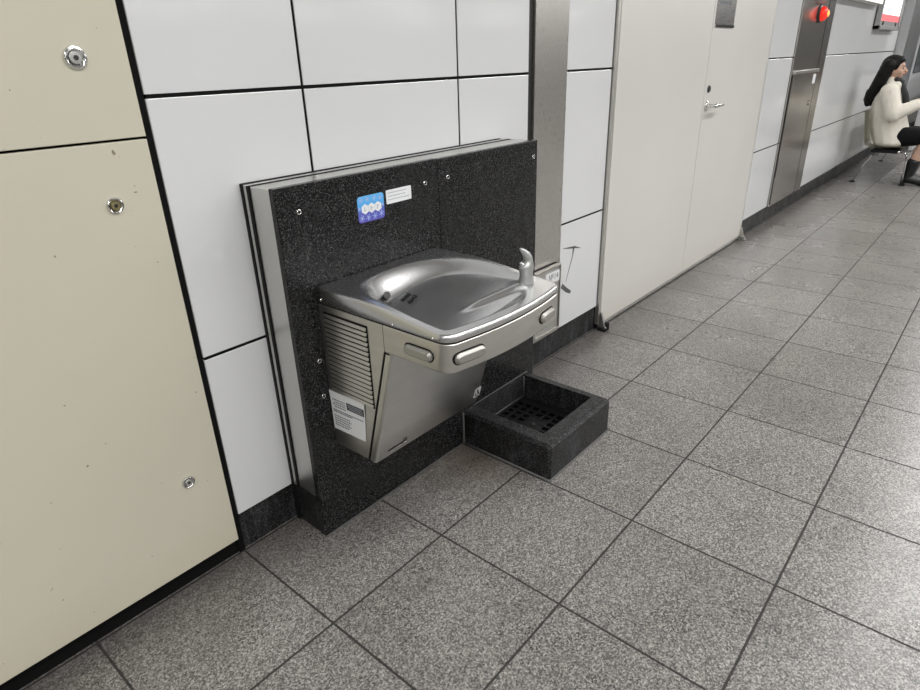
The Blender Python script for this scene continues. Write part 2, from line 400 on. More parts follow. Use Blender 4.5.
# ------------------------------------------------------------ hydrant cabinet with red lamp
cab = thing('hydrant_cabinet', 'stainless steel hydrant cabinet set into the wall with a glowing red lamp', 'cabinet', (4.8, 0.39, 0.1))
obj('cabinet_body', B(4.332, 5.252, 0.388, 0.6, 0.118, 2.3, bev=0.002), M_st_cab, cab)
dr = obj('cabinet_door', B(4.36, 5.02, 0.381, 0.3878, 0.14, 1.085, bev=0.0015), M_st_cab, cab)
obj('door_lip', B(4.35, 5.03, 0.368, 0.3878, 1.09, 1.112, bev=0.002), M_st_side, cab)
obj('side_strip', B(5.045, 5.052, 0.3855, 0.388, 0.118, 2.3), M_darkmetal, cab)
obj('hinge_strip', B(4.337, 4.356, 0.383, 0.3878, 0.14, 1.085), M_rubber, cab)
obj('paper_label', B(4.93, 5.01, 0.3798, 0.3808, 1.005, 1.075), M_paper, dr)
obj('door_latch', lathe([(0, 0), (0.02, 0), (0.02, 0.008), (0, 0.010)], 20, TO_Y(4.95, 0.381, 0.86)), M_chrome, dr, smooth=True, angle=0.6)
bmv = bmesh.new()
for i in range(9): box(bmv, 4.3385, 4.352, 0.3815, 0.3832, 0.155 + i * 0.022, 0.167 + i * 0.022)
obj('hinge_vents', bmv, M_st_side, cab)
LX, LZ = 4.80, 1.497
lb = obj('lamp_base', lathe([(0, 0), (0.062, 0), (0.062, 0.008), (0.052, 0.014), (0, 0.014)], 32, TO_Y(LX, 0.388, LZ)), M_darkmetal, cab, smooth=True, angle=0.6)
m_red = mat('red_lamp_lens', (0.6, 0.012, 0.008), 0.25, emit=(1.0, 0.04, 0.02), estr=0.55)
obj('red_lamp', lathe([(0.05, 0.012), (0.052, 0.022), (0.047, 0.036), (0.034, 0.050), (0.016, 0.058), (0, 0.06)], 32, TO_Y(LX, 0.388, LZ)), m_red, lb, smooth=True)
obj('lamp_bulb', lathe([(0, 0.04), (0.018, 0.052), (0.022, 0.060), (0.014, 0.064), (0, 0.065)], 24, TO_Y(LX, 0.388, LZ)), mat('bulb_orange', (1, 0.3, 0.05), 0.3, emit=(1.0, 0.25, 0.06), estr=2.0), lb, smooth=True)
obj('speaker_dome', lathe([(0, 0), (0.24, 0), (0.24, 0.03), (0.20, 0.07), (0.12, 0.10), (0, 0.115)], 40, TO_Y(4.75, 0.388, 1.80)), mat('grey_plastic_dome', (0.42, 0.45, 0.47), 0.25), cab, smooth=True, angle=1.0)

# ------------------------------------------------------------ signs on the far wall
lbx = thing('route_map_lightbox', 'lit white lightbox poster with a red bottom band in a grey frame', 'lightbox', (7.55, 0.39, 1.4))
bm = bmesh.new()
box(bm, 6.98, 8.16, 0.34, 0.397, 1.42, 1.455, 0.003); box(bm, 6.98, 7.02, 0.34, 0.397, 1.42, 2.3, 0.003); box(bm, 8.12, 8.16, 0.34, 0.397, 1.42, 2.3, 0.003); box(bm, 6.98, 8.16, 0.34, 0.397, 2.27, 2.3, 0.003)
box(bm, 6.98, 8.16, 0.385, 0.397, 1.42, 2.3)
box(bm, 7.02, 8.12, 0.352, 0.384, 1.455, 1.50)
obj('lightbox_frame', bm, mat('grey_lightbox_frame', (0.32, 0.32, 0.32), 0.4), lbx)
obj('lit_poster', B(7.02, 8.12, 0.356, 0.384, 1.56, 2.27), mat('lit_white', (0.8, 0.8, 0.8), 0.4, emit=(1, 1, 1), estr=1.1), lbx)
obj('red_band', B(7.02, 8.12, 0.356, 0.384, 1.50, 1.56), mat('lit_red', (0.8, 0.1, 0.1), 0.4, emit=(0.9, 0.16, 0.18), estr=0.9), lbx)
for x in (7.2, 7.95): obj('frame_screw', lathe([(0, 0), (0.02, 0), (0.02, 0.006), (0, 0.006)], 16, TO_Y(x, 0.352, 1.476)), M_rubber, lbx)
gs = thing('station_sign', 'long lit yellow-green and white sign strip high on the wall beyond the hydrant cabinet', 'sign', (6.0, 0.3, 1.64))
obj('sign_housing', B(5.3, 6.86, 0.335, 0.397, 1.625, 2.05, bev=0.004), M_st_side, gs)
obj('lit_face', B(5.66, 6.85, 0.332, 0.3348, 1.635, 2.04), mat('lit_cream', (0.8, 0.8, 0.7), 0.4, emit=(1, 1, 0.86), estr=1.0), gs)
obj('lit_green_end', B(5.32, 5.65, 0.332, 0.3348, 1.635, 2.04), mat('lit_green', (0.6, 0.8, 0.2), 0.4, emit=(0.8, 0.95, 0.5), estr=0.8), gs)

# ------------------------------------------------------------ right end: dark glazed column and white wall beyond
struct('wall_end', B(8.62, 9.6, 0.30, 0.9, 0.0, CEIL), steel('dark_glossy_column', (0.6, 0.61, 0.62), 0.32, (30, 30, 1.2), 0.06, 3))
bm = bmesh.new()
box(bm, 9.6, 24, 0.395, 0.9, 0.10, CEIL, mi=0); box(bm, 9.6, 24, 0.393, 0.9, 0, 0.10, mi=1)
struct('wall_beyond', bm, [M_white, M_base])
struct('window_1', B(10.6, 12.4, 0.38, 0.3945, 0.9, 2.2, bev=0.005), mat('dark_window', (0.10, 0.11, 0.12), 0.1))
bal = thing('balustrade', 'low grey panel railing with a dark handrail and rounded end behind the seated woman', 'railing', (9.2, 0.0, 0))
bp = prism([(9.15, 0.02), (13.5, 0.02), (13.5, 0.93), (9.15, 0.93)], 'y', 0.02, 0.06, 0.003)
obj('balustrade_panel', bp, mat('pale_grey_balustrade', (0.5, 0.5, 0.51), 0.2), bal)
obj('handrail', tube([(9.1, 0.04, 0.95), (11, 0.04, 0.95), (13.5, 0.04, 0.95)], 0.03, 14), M_rubber, bal, smooth=True)
pts = [(0.16, 0.95), (-0.16, 0.95)] + [(-0.16 * math.cos(a), 1.05 + 0.17 * math.sin(a)) for a in [i * PI / 12 for i in range(13)]]
obj('rounded_end', prism(pts, 'x', 9.75, 9.83, 0.004), mat('blue_grey_plastic', (0.12, 0.13, 0.16), 0.4), bal)

# ------------------------------------------------------------ granite backboard
bb = thing('granite_backboard', 'black speckled granite backboard on a stainless frame behind the drinking fountain', 'backboard', (0.31, 0.33, 0))
obj('backing_board', B(-0.2185, 0.80, 0.3855, 0.3968, 0.0, 1.004, bev=0.001), M_rubber, bb)
obj('steel_casing', B(-0.2125, 0.836, 0.283, 0.3635, 0.131, 0.999, bev=0.0015), M_st_side, bb)
obj('casing_back_flange', B(-0.2165, 0.83, 0.3735, 0.3850, 0.131, 1.002, bev=0.001), M_st_side, bb)
obj('casing_joint', B(-0.2160, 0.83, 0.3637, 0.3733, 0.131, 1.0005), M_rubber, bb)
obj('granite_foot', B(-0.2125, 0.836, 0.283, 0.385, 0.0, 0.130, bev=0.001), M_baseside, bb)
s1 = obj('granite_slab', B(-0.2165, 0.3325, 0.26, 0.282, 0.003, 1.003, bev=0.003), M_slab, bb)
s2 = obj('granite_slab', B(0.3340, 0.842, 0.26, 0.282, 0.003, 1.001, bev=0.003), M_slab, bb)
def ring_screw(x, z, par):
    o = obj('screw', lathe([(0.0028, 0.0006), (0.0044, 0.0022), (0.0062, 0.002), (0.0068, 0.0), (0, 0)][::-1][1:], 20, TO_Y(x, 0.26, z)), M_chrome, par, smooth=True)
    obj('screw_recess', lathe([(0, 0), (0.0034, 0), (0.0034, 0.0016), (0, 0.0016)], 12, TO_Y(x, 0.26, z)), M_rubber, o)
for x, z in ((-0.156, 0.941), (0.277, 0.942), (-0.156, 0.549), (-0.158, 0.445)): ring_screw(x, z, s1)
for x, z in ((0.375, 0.945), (0.818, 0.948)): ring_screw(x, z, s2)
# blue gradient sticker with hexagons and snowflakes
m_blue = mat('sticker_blue_gradient', (0.1, 0.3, 0.7), 0.3)
tc = nd(m_blue, 'ShaderNodeTexCoord'); sx = nd(m_blue, 'ShaderNodeSeparateXYZ'); lk(m_blue, tc.outputs['Generated'], sx.inputs[0])
lk(m_blue, ramp(m_blue, sx.outputs[2], [(0.0, (0.10, 0.085, 0.42)), (0.4, (0.10, 0.13, 0.5)), (0.62, (0.09, 0.38, 0.78)), (1.0, (0.14, 0.47, 0.86))]), bsdf(m_blue).inputs['Base Color'])
SX, SZ, SW, SH = 0.0685, 0.9105, 0.092, 0.068
st = obj('blue_sticker', prism([(SX + a, SZ + b) for a, b in rrect(SW, SH, 0.009)], 'y', 0.2592, 0.26), m_blue, s1)
bm = bmesh.new()
for i in (-1, 0, 1):
    pts = [(SX + 0.001 + i * 0.0225 + 0.0138 * math.sin(k * PI / 3), SZ + 0.0 + 0.0135 * math.cos(k * PI / 3)) for k in range(6)]
    merge(bm, prism(pts, 'y', 0.2588, 0.2593))
obj('white_hexagons', bm, M_paper, st)
bm = bmesh.new()
for i, s in enumerate('ECO'):
    pass
for i in (-1, 0, 1):
    cx = SX + 0.001 + i * 0.0225
    box(bm, cx - 0.0032, cx - 0.001, 0.2585, 0.2589, SZ - 0.006, SZ + 0.006); box(bm, cx - 0.001, cx + 0.0035, 0.2585, 0.2589, SZ - 0.001 + i * 0.002, SZ + 0.001 + i * 0.002)
obj('hexagon_marks', bm, M_inkl, st)
bm = bmesh.new()
for (px, pz, r) in ((-.034, .024, .008), (-.012, .0245, .007), (.012, .0235, .008), (.033, .022, .008), (-.034, -.022, .009), (-.012, -.0235, .008), (.011, -.023, .009), (.034, -.02, .009), (-.041, .003, .005), (.041, .002, .004)):
    for k in range(3):
        a = k * PI / 3 + px * 20
        n = bmesh.new(); box(n, -r, r, 0.2588, 0.2593, -0.0008, 0.0008)
        merge(bm, n, 0, Matrix.Translation((SX + px, 0, SZ + pz)) @ Matrix.Rotation(a, 4, 'Y'))
obj('snowflake_pattern', bm, mat('sticker_pale_blue', (0.42, 0.52, 0.82), 0.4), st)
wl_ = obj('white_sticker', prism([(0.1715 + a, 0.9275 + b) for a, b in rrect(0.095, 0.037, 0.003)], 'y', 0.2592, 0.26), M_paper, s1)
bm = bmesh.new()
for i, (z, a, b) in enumerate(((0.938, 0.130, 0.197), (0.929, 0.130, 0.190), (0.920, 0.130, 0.202))):
    x = a
    while x < b:
        wd = random.uniform(0.003, 0.007); box(bm, x, x + wd, 0.2589, 0.2593, z - 0.0012, z + 0.0012); x += wd + 0.0015
obj('printed_lines', bm, M_inkl, wl_)
bm = B(-0.2165, 0.395, 0.2545, 0.2598, 0.0, 0.005, bev=0.002)
obj('sealant_bead', bm, M_seal, bb)

# ------------------------------------------------------------ drain basin
X0, X1, Y0, Y1, Z1 = 0.408, 0.803, -0.106, 0.258, 0.131
ix0, ix1, iy0 = 0.463, 0.767, -0.046
bs = thing('drain_basin', 'square black granite drain trough on the floor against the backboard', 'drain basin', (0.61, 0.08, 0))
outer = [(X0, Y0), (X1, Y0), (X1, Y1), (X0, Y1)]; inner = [(ix0, iy0), (ix1, iy0), (ix1, Y1), (ix0, Y1)]
bm = prism([(X0, Y0), (X1, Y0), (X1, Y1), (ix1, Y1), (ix1, iy0), (ix0, iy0), (ix0, Y1), (X0, Y1)], 'z', 0.0, Z1)
es = [e for e in bm.edges if (abs(e.verts[0].co.z - Z1) < 1e-5 and abs(e.verts[1].co.z - Z1) < 1e-5 and
      ((abs(e.verts[0].co.y - Y0) < 1e-5 and abs(e.verts[1].co.y - Y0) < 1e-5) or (abs(e.verts[0].co.x - X0) < 1e-5 and abs(e.verts[1].co.x - X0) < 1e-5) or (abs(e.verts[0].co.x - X1) < 1e-5 and abs(e.verts[1].co.x - X1) < 1e-5)))
      or (abs(e.verts[0].co.y - Y0) < 1e-5 and abs(e.verts[1].co.y - Y0) < 1e-5 and abs(e.verts[0].co.x - e.verts[1].co.x) < 1e-5)]
bmesh.ops.bevel(bm, geom=es, offset=0.010, segments=1, profile=0.5, affect='EDGES')
obj('curb', bm, M_basin, bs)
obj('back_lining', B(ix0 + 0.0005, ix1 - 0.0005, 0.251, 0.2585, 0.02, Z1 - 0.004, bev=0.001), M_basin, bs)
obj('basin_floor', B(ix0 + 0.0005, ix1 - 0.0005, iy0 + 0.0005, 0.2505, 0.0, 0.012), M_rubber, bs)
gz = 0.036
bm = bmesh.new()
gx0, gx1, gy0, gy1 = ix0 + 0.006, ix1 - 0.006, iy0 + 0.006, 0.245
nx, ny = 9, 8; px, py = (gx1 - gx0) / nx, (gy1 - gy0) / ny
solid = {(i, j) for i in range(3, 6) for j in range(3, 5)} | {(8, j) for j in range(ny)} 
for i in range(nx + 1):
    for j in range(ny):
        box(bm, gx0 + i * px - 0.0055, gx0 + i * px + 0.0055, gy0 + j * py, gy0 + (j + 1) * py, gz - 0.008, gz) if 0 < i < nx else box(bm, gx0 + i * px - 0.006, gx0 + i * px + 0.006, gy0 + j * py, gy0 + (j + 1) * py, gz - 0.008, gz + 0.001)
for j in range(ny + 1):
    box(bm, gx0, gx1, gy0 + j * py - 0.0055, gy0 + j * py + 0.0055, gz - 0.0085, gz - 0.0003)
for (i, j) in solid: box(bm, gx0 + i * px, gx0 + (i + 1) * px, gy0 + j * py, gy0 + (j + 1) * py, gz - 0.007, gz - 0.0006)
g = obj('drain_grate', bm, M_grate, bs)
obj('grate_bolt', lathe([(0, 0), (0.009, 0), (0.009, 0.003), (0.004, 0.006), (0, 0.006)], 20, Matrix.Translation((gx0 + 4.5 * px, gy0 + 4 * py, gz - 0.0008))), M_darkmetal, g, smooth=True, angle=0.6)
bm = bmesh.new()
tube([(X0 - 0.003, 0.25, 0.003), (X0 - 0.002, 0.15, 0.002), (X0 - 0.002, Y0 - 0.002, 0.002), (X1 + 0.002, Y0 - 0.002, 0.002), (X1 + 0.002, 0.25, 0.002)], 0.004, 8, bm)
tube([(X0 - 0.004, 0.256, 0.0), (X0 - 0.003, 0.256, 0.03), (X0 - 0.001, 0.257, 0.125)], [0.009, 0.005, 0.003], 8, bm)
tube([(ix0 + 0.002, 0.2495, gz), (ix0 + 0.002, 0.2495, Z1 - 0.006)], 0.0022, 6, bm); tube([(ix1 - 0.002, 0.2495, gz), (ix1 - 0.002, 0.2495, Z1 - 0.006)], 0.0028, 6, bm)
tube([(ix0, 0.2505, gz + 0.002), (ix1, 0.2505, gz + 0.002)], 0.0025, 6, bm)
tube([(ix0, 0.2575, Z1 + 0.0), (ix1 + 0.03, 0.2575, Z1)], 0.0022, 6, bm)
obj('sealant_bead', bm, M_seal, bs, smooth=True)

# ------------------------------------------------------------ drinking fountain
T = 0.4
XL, XR, YB = -0.350 * T, 0.748 * T, 0.6475 * T
ft = thing('drinking_fountain', 'wall-hung stainless steel drinking fountain with grey push bars and curved bubbler', 'drinking fountain', (0.09, 0.1, 0.28))
def outline(off=0.0, n_front=28, n_c=10, rc=0.095, rb=0.085):
    """plan outline of the deck (tile units), inset by off; anticlockwise starting at back left"""
    xl, xr, yb = -0.350 + off, 0.748 - off, 0.6475
    def bow(x): u = (x - 0.2225) / 0.5725; return -0.525 + 0.072 * u * u + off
    pts = []
    # down the left side
    yc = bow(xl)
    r = max(rc - off, 0.02)
    for i in range(15): pts.append((xl, yb + (yc + r - yb) * i / 15))
    cx, cy = xl + r, bow(xl + r) + r * 1.0
    for i in range(n_c + 1):
        a = PI + (PI / 2) * i / n_c * 0.93; pts.append((cx + r * math.cos(a), cy + r * math.sin(a)))
    xs0, xs1 = pts[-1][0], xr - r
    for i in range(1, n_front): x = xs0 + (xs1 - xs0) * i / n_front; pts.append((x, bow(x)))
    cx, cy = xr - r, bow(xr - r) + r
    for i in range(n_c + 1):
        a = 1.5 * PI + PI / 2 * i / n_c; pts.append((cx + r * math.cos(a), cy + r * math.sin(a)))
    for i in range(1, 16): pts.append((xr, cy + (yb - rb - cy) * i / 15))
    for i in range(1, 7):
        a = PI / 2 * i / 6; pts.append((xr - rb + rb * math.cos(a), yb - rb + rb * math.sin(a)))
    for i in range(1, 21): pts.append((xr - rb + (xl - xr + rb) * i / 20, yb))
    return pts[:-1]
def smooth(a, b, x):
    t = min(max((x - a) / (b - a), 0), 1); return t * t * (3 - 2 * t)
def Zdeck(x, y): return 1.820 + 0.062 * smooth(-0.48, 0.25, y) 
def bow0(x): u = (x - 0.2225) / 0.5725; return -0.525 + 0.072 * u * u
def bowl_sd(x, y):
    """>0 inside the bowl, distance-like in tile units"""
    e = ((abs(x - 0.205) / (0.60 if x < 0.205 else 0.535)) ** 2.4 + (abs(y + 0.15) / 0.66) ** 2.4) ** (1 / 2.4)
    d_arc = (1 - e) * 0.6
    d_front = (y - bow0(x)) - 0.075
    d_left = x - (-0.350) - 0.055
    d_right = 0.748 - x - 0.055
    return d_arc, d_front, d_left, d_right
def Ztop(x, y):
    z0 = Zdeck(x, y)
    da, df, dl, dr_ = bowl_sd(x, y)
    zf = 1.742 + 0.075 * smooth(-0.1, 0.78, x) + 0.018 * smooth(0.1, -0.35, y)
    zf = min(zf, z0)
    def sl(a, b, x):
        t = min(max((x - a) / (b - a), 0), 1); return 0.62 * t + 0.38 * t * t * (3 - 2 * t)
    k = sl(0.0, 0.125, da) * sl(0.0, 0.075, df) * sl(-0.0, 0.09 + 0.12 * smooth(-0.35, 0.35, y), dl) * sl(0.0, 0.08, dr_)
    z = z0 + (zf - z0) * k
    # small rolled step just inside the rim
    d = min(df, dr_, da if y > 0 else 9)
    # ridge leading to the bubbler
    ax, ay, bx, by = 0.06, -0.165, 0.575, -0.298
    t = ((x - ax) * (bx - ax) + (y - ay) * (by - ay)) / ((bx - ax) ** 2 + (by - ay) ** 2); tt = min(max(t, 0), 1)
    dd = math.hypot(x - ax - tt * (bx - ax), y - ay - tt * (by - ay))
    z += 0.028 * smooth(0.045 + 0.03 * tt, 0.0, dd) * smooth(0.0, 0.35, tt) * 0.8
    # bubbler mounting pad
    pd = math.hypot(x - 0.585, y + 0.305)
    if pd < 0.10: z = max(z, z0 - 0.022 - 0.06 * smooth(0.035, 0.10, pd))
    return z
bm = bmesh.new()
O = outline(); N = len(O); cxy = (0.2, 0.05)
RO = 0.022   # edge rounding, tile units
rings = []
def inset_pt(p, i, dist):
    a = Vector(O[(i - 1) % N]); b = Vector(O[(i + 1) % N]); t = (b - a).normalized(); nrm = Vector((-t.y, t.x))
    return (p[0] + nrm.x * dist, p[1] + nrm.y * dist)
inner = [inset_pt(O[i], i, RO) for i in range(N)]
NR = 90
center = bm.verts.new((cxy[0] * T, cxy[1] * T, Ztop(*cxy) * T))
for r in range(1, NR + 1):
    t = r / NR; ring = []
    for p in inner:
        x = cxy[0] + (p[0] - cxy[0]) * t; y = cxy[1] + (p[1] - cxy[1]) * t
        ring.append(bm.verts.new((x * T, y * T, Ztop(x, y) * T)))
    rings.append(ring)
for k in range(1, 8):
    a = PI / 2 * k / 7; ring = []
    for i in range(N):
        q = inset_pt(O[i], i, RO * (1 - math.sin(a))); zz = Zdeck(*inner[i]) - RO * (1 - math.cos(a))
        ring.append(bm.verts.new((q[0] * T, q[1] * T, zz * T)))
    rings.append(ring)
rings.append([bm.verts.new((p[0] * T, p[1] * T, 1.779 * T)) for p in O])
rings.append([bm.verts.new((inset_pt(O[i], i, 0.008)[0] * T, inset_pt(O[i], i, 0.008)[1] * T, 1.7725 * T)) for i in range(N)])
for i in range(N): bm.faces.new([center, rings[0][i], rings[0][(i + 1) % N]])
for A, C_ in zip(rings, rings[1:]):
    for i in range(N): bm.faces.new([A[i], C_[i], C_[(i + 1) % N], A[(i + 1) % N]])
bmesh.ops.recalc_face_normals(bm, faces=bm.faces)
deck = obj('deck', bm, M_st_deck, ft, smooth=True)
# dark seam between deck and body
def ringwall(off, z0, z1, idx=None, cap=True):
    bm = bmesh.new(); P = outline(off); n = len(P)
    lo = [bm.verts.new((p[0] * T, p[1] * T, z0 * T)) for p in P]; hi = [bm.verts.new((p[0] * T, p[1] * T, z1 * T)) for p in P]
    for i in range(n): bm.faces.new([lo[i], lo[(i + 1) % n], hi[(i + 1) % n], hi[i]])
    if cap: bm.faces.new(lo[::-1]); bm.faces.new(hi)
    bmesh.ops.recalc_face_normals(bm, faces=bm.faces)
    return bm
obj('seam_gasket', ringwall(0.010, 1.764, 1.7725, cap=False), M_rubber, ft, smooth=True, angle=0.5)
# apron: the bowed band under the deck carrying the push bars
def apron():
    P = outline(0.003); n = len(P); sel = [p for p in P if p[1] < 0.046]
    sel = [(sel[0][0], 0.046)] + sel + [(sel[-1][0], 0.046)]
    bm = bmesh.new()
    zb, zt = 1.590, 1.764; rad = 0.012
    prof = [(0.05, zb), (rad, zb)] + [(rad * (1 - math.sin(a)), zb + rad * (1 - math.cos(a))) for a in (0.5, 1.0, 1.57)] + [(0, zt - 0.004), (0.004, zt), (0.05, zt)]
    rows_ = []
    for i, p in enumerate(sel):
        a = Vector(sel[max(i - 1, 0)]); b = Vector(sel[min(i + 1, len(sel) - 1)]); t = (b - a).normalized(); nn = Vector((-t.y, t.x))
        rows_.append([bm.verts.new(((p[0] + nn.x * o) * T, (p[1] + nn.y * o) * T, z * T)) for o, z in prof])
    for A, C_ in zip(rows_, rows_[1:]):
        for j in range(len(prof)): bm.faces.new([A[j], C_[j], C_[(j + 1) % len(prof)], A[(j + 1) % len(prof)]])
    bm.faces.new(rows_[0]); bm.faces.new(rows_[-1][::-1])
    # underside plate closing the band
    lo = [bm.verts.new(((p[0] * 0.96 + 0.2225 * 0.04) * T, (p[1] * 0.96) * T, (zb + 0.004) * T)) for p in sel]
    bm.faces.new(lo)
    bmesh.ops.recalc_face_normals(bm, faces=bm.faces)
    return bm
ap = obj('apron', apron(), M_st_body, ft, smooth=True, angle=0.6)
# body: side profile, panel behind
def sidepoly(dy=0.0, ztop=1.764):
    return [(YB, ztop * T), (0.050 * T, ztop * T), ((0.050 + dy) * T, 1.585 * T), ((0.302 + dy) * T, 0.733 * T), (0.315 * T, 0.725 * T), (YB, 0.715 * T)]
XS = XL + 0.002
obj('side_panel', prism(sidepoly(), 'x', XS, XS + 0.012, 0.001), M_st_body, ft)
obj('side_panel', prism(sidepoly(), 'x', XR - 0.014, XR - 0.002, 0.001), M_st_body, ft)
obj('inner_chassis', prism([(YB, 1.69 * T), (0.08 * T, 1.69 * T), (0.09 * T, 1.57 * T), (0.33 * T, 0.74 * T), (YB, 0.73 * T)], 'x', XS + 0.012, XR - 0.014), M_darkmetal, ft)
# sloping front panel with rounded side edges
def front_panel():
    bm = bmesh.new()
    A = Vector((0.036 * T, 1.605 * T)); Bq = Vector((0.289 * T, 0.728 * T))   # (y,z) on side line
    dirn = (Bq - A).normalized(); out = Vector((-dirn.y, dirn.x));  out = -out if out.x > 0 else out
    depth = 0.055 * T; r = 0.008
    x0, x1 = XS + 0.0004, XR - 0.010
    prof = [(x0, 0.0)] + [(x0 + r * (1 - math.cos(a)), depth - r + r * math.sin(a)) for a in [PI / 2 * i / 6 for i in range(7)]]
    prof += [(x1 - (p[0] - x0), p[1]) for p in prof[::-1]]
    rows_ = []
    for t in [0, 0.25, 0.5, 0.75, 0.985, 1.0]:
        c = A.lerp(Bq, t); row = []
        sh = 0.0 if t < 1 else 0.002
        for (x, o) in prof:
            o2 = max(o - sh, 0); q = c + out * o2; row.append(bm.verts.new((x, q.x, q.y)))
        rows_.append(row)
    n = len(prof)
    for P_, Q in zip(rows_, rows_[1:]):
        for j in range(n): bm.faces.new([P_[j], P_[(j + 1) % n], Q[(j + 1) % n], Q[j]])
    bm.faces.new(rows_[0]); bm.faces.new(rows_[-1][::-1])
    bmesh.ops.recalc_face_normals(bm, faces=bm.faces)
    return bm, A, Bq, dirn, out, depth
fb, FA, FB, Fd, Fo, Fdep = front_panel()
fp = obj('front_panel', fb, M_st_front, ft, smooth=True, angle=0.5)
obj('panel_joint', prism([(0.056 * T, 1.590 * T), (0.044 * T, 1.590 * T), (0.296 * T, 0.728 * T), (0.308 * T, 0.728 * T)], 'x', XS - 0.0006, XS + 0.004), M_rubber, ft)
obj('apron_joint', B(XS - 0.0007, XS + 0.003, 0.046 * T, 0.0505 * T, 1.58 * T, 1.763 * T), M_rubber, ft)
obj('ledge_joint', B(XS - 0.0007, XS + 0.02, 0.01 * T, 0.052 * T, 1.581 * T, 1.590 * T), M_rubber, ft)
# bottom cover
obj('bottom_cover', prism([(YB, 0.716 * T), (0.315 * T, 0.726 * T), (0.31 * T, 0.74 * T), (YB, 0.730 * T)], 'x', XS + 0.013, XR - 0.016), M_st_body, ft)
# louvres on the left side
lv = obj('louvre_recess', B(XS - 0.0012, XS - 0.0001, 0.188 * T, 0.600 * T, 1.155 * T, 1.722 * T), M_rubber, ft)
NL = 17; zt, zb = 1.718, 1.157; pitch = (zt - zb) / NL
for i in range(NL):
    z = zt - i * pitch - 0.008
    y0, y1 = 0.194, 0.595
    pr_ = [(XS - 0.0012, (z - 0.0005) * T), (XS - 0.0032, (z - 0.004) * T), (XS - 0.0048, (z - 0.011) * T), (XS - 0.0056, (z - 0.0185) * T), (XS - 0.0050, (z - 0.0215) * T), (XS - 0.0012, (z - 0.0195) * T)]
    n = prism([(p[0], p[1]) for p in pr_], 'y', y0 * T, y1 * T, 0.0004, 1)
    obj('louvre', n, M_st_body, ft, smooth=True, angle=0.5)
# screws under the deck edge
for (y, z) in ((0.61, 1.796), (-0.04, 1.791), (-0.350, 1.788)):
    obj('deck_screw', lathe([(0, 0.0022), (0.002, 0.002), (0.0034, 0.0008), (0.0036, 0.0)], 16, TO_X(XL, y * T, z * T)), M_chrome, ft, smooth=True)
# push bars
def pushbar(mtx, wd=0.066, ht=0.026):
    def lay(scale, z0, z1, w2=None):
        return None
    bm = bmesh.new(); rs = []
    P = stadium(wd, ht, 10)
    for (ins, z) in ((0.0, -0.004), (0.0, 0.0045), (0.0012, 0.006), (0.0045, 0.0105), (0.006, 0.0112)):
        Q = stadium(wd - 2 * ins, ht - 2 * ins, 10); rs.append([bm.verts.new((p[0], p[1], z)) for p in Q])
    n = len(P)
    for A, C_ in zip(rs, rs[1:]):
        for i in range(n): bm.faces.new([A[i], A[(i + 1) % n], C_[(i + 1) % n], C_[i]])
    bm.faces.new(rs[-1]); bmesh.ops.recalc_face_normals(bm, faces=bm.faces)
    bmesh.ops.transform(bm, matrix=mtx, verts=bm.verts)
    o = obj('push_bar', bm, M_btn, ap, smooth=True, angle=0.35)
    g = prism(stadium(wd + 0.0058, ht + 0.0058, 10), 'z', -0.003, 0.0008); bmesh.ops.transform(g, matrix=mtx, verts=g.verts)
    obj('push_bar_slot', g, M_rubber, o)
def front_mtx(x):
    s = 2 * 0.072 * (x - 0.2225) / 0.5725 ** 2; y = bow0(x) + 0.003
    ang = math.atan(s)
    return Matrix.Translation((x * T, y * T, 1.675 * T)) @ Matrix.Rotation(ang, 4, 'Z') @ Matrix.Rotation(PI / 2, 4, 'X')
pushbar(Matrix.Translation(((-0.347) * T, -0.238 * T, 1.673 * T)) @ Matrix.Rotation(-PI / 2, 4, 'Z') @ Matrix.Rotation(PI / 2, 4, 'X'), 0.086)
pushbar(front_mtx(-0.20), 0.086); pushbar(front_mtx(0.53), 0.070)
# bubbler on the deck at right
bx, by = 0.585 * T, -0.305 * T; bz = Ztop(0.585, -0.305) * T
def loft(secs, seg=20):
    bm = bmesh.new(); R_ = []
    for (c, a, b, u, v) in secs:
        c = Vector(c); u = Vector(u).normalized(); v = Vector(v).normalized()
        R_.append([bm.verts.new(c + u * a * math.cos(2 * PI * k / seg) + v * b * math.sin(2 * PI * k / seg)) for k in range(seg)])
    for A, C_ in zip(R_, R_[1:]):
        for k in range(seg): bm.faces.new([A[k], A[(k + 1) % seg], C_[(k + 1) % seg], C_[k]])
    bm.faces.new(R_[0][::-1]); bm.faces.new(R_[-1]); bmesh.ops.recalc_face_normals(bm, faces=bm.faces); return bm
# frame: s = horizontal direction towards the bowl (left), p = perpendicular
sdir = Vector((-0.93, 0.36, 0)); pdir = Vector((0.36, 0.93, 0)); zd = Vector((0, 0, 1)); bc = Vector((bx, by, bz))
secs = []
for (ds, h, a, b, tl) in ((0.0, -0.004, 0.0175, 0.0175, 0), (0, 0.001, 0.0165, 0.0165, 0), (0.0, 0.010, 0.0148, 0.0148, 0), (0.0, 0.022, 0.0150, 0.0145, 0), (0.0, 0.032, 0.0168, 0.0150, 0), (0.0, 0.038, 0.0170, 0.0150, 0.05), (-0.001, 0.043, 0.0150, 0.0142, 0.1), (-0.0045, 0.050, 0.0100, 0.0130, 0.2), (-0.0035, 0.058, 0.0092, 0.0118, 0.4), (0.001, 0.067, 0.0080, 0.0100, 0.7), (0.008, 0.075, 0.0060, 0.0080, 0.9), (0.0145, 0.081, 0.0035, 0.0050, 1.1), (0.018, 0.0830, 0.001, 0.002, 1.2)):
    u = sdir * math.cos(tl) + zd * (-math.sin(tl)) * -1
    secs.append((bc + sdir * ds * 1.1 + zd * h * 1.06, a * 1.16, b * 1.16, sdir * math.cos(tl) - zd * math.sin(tl) * -1 if False else sdir * math.cos(tl * 0.6) - zd * math.sin(tl * 0.6), pdir))
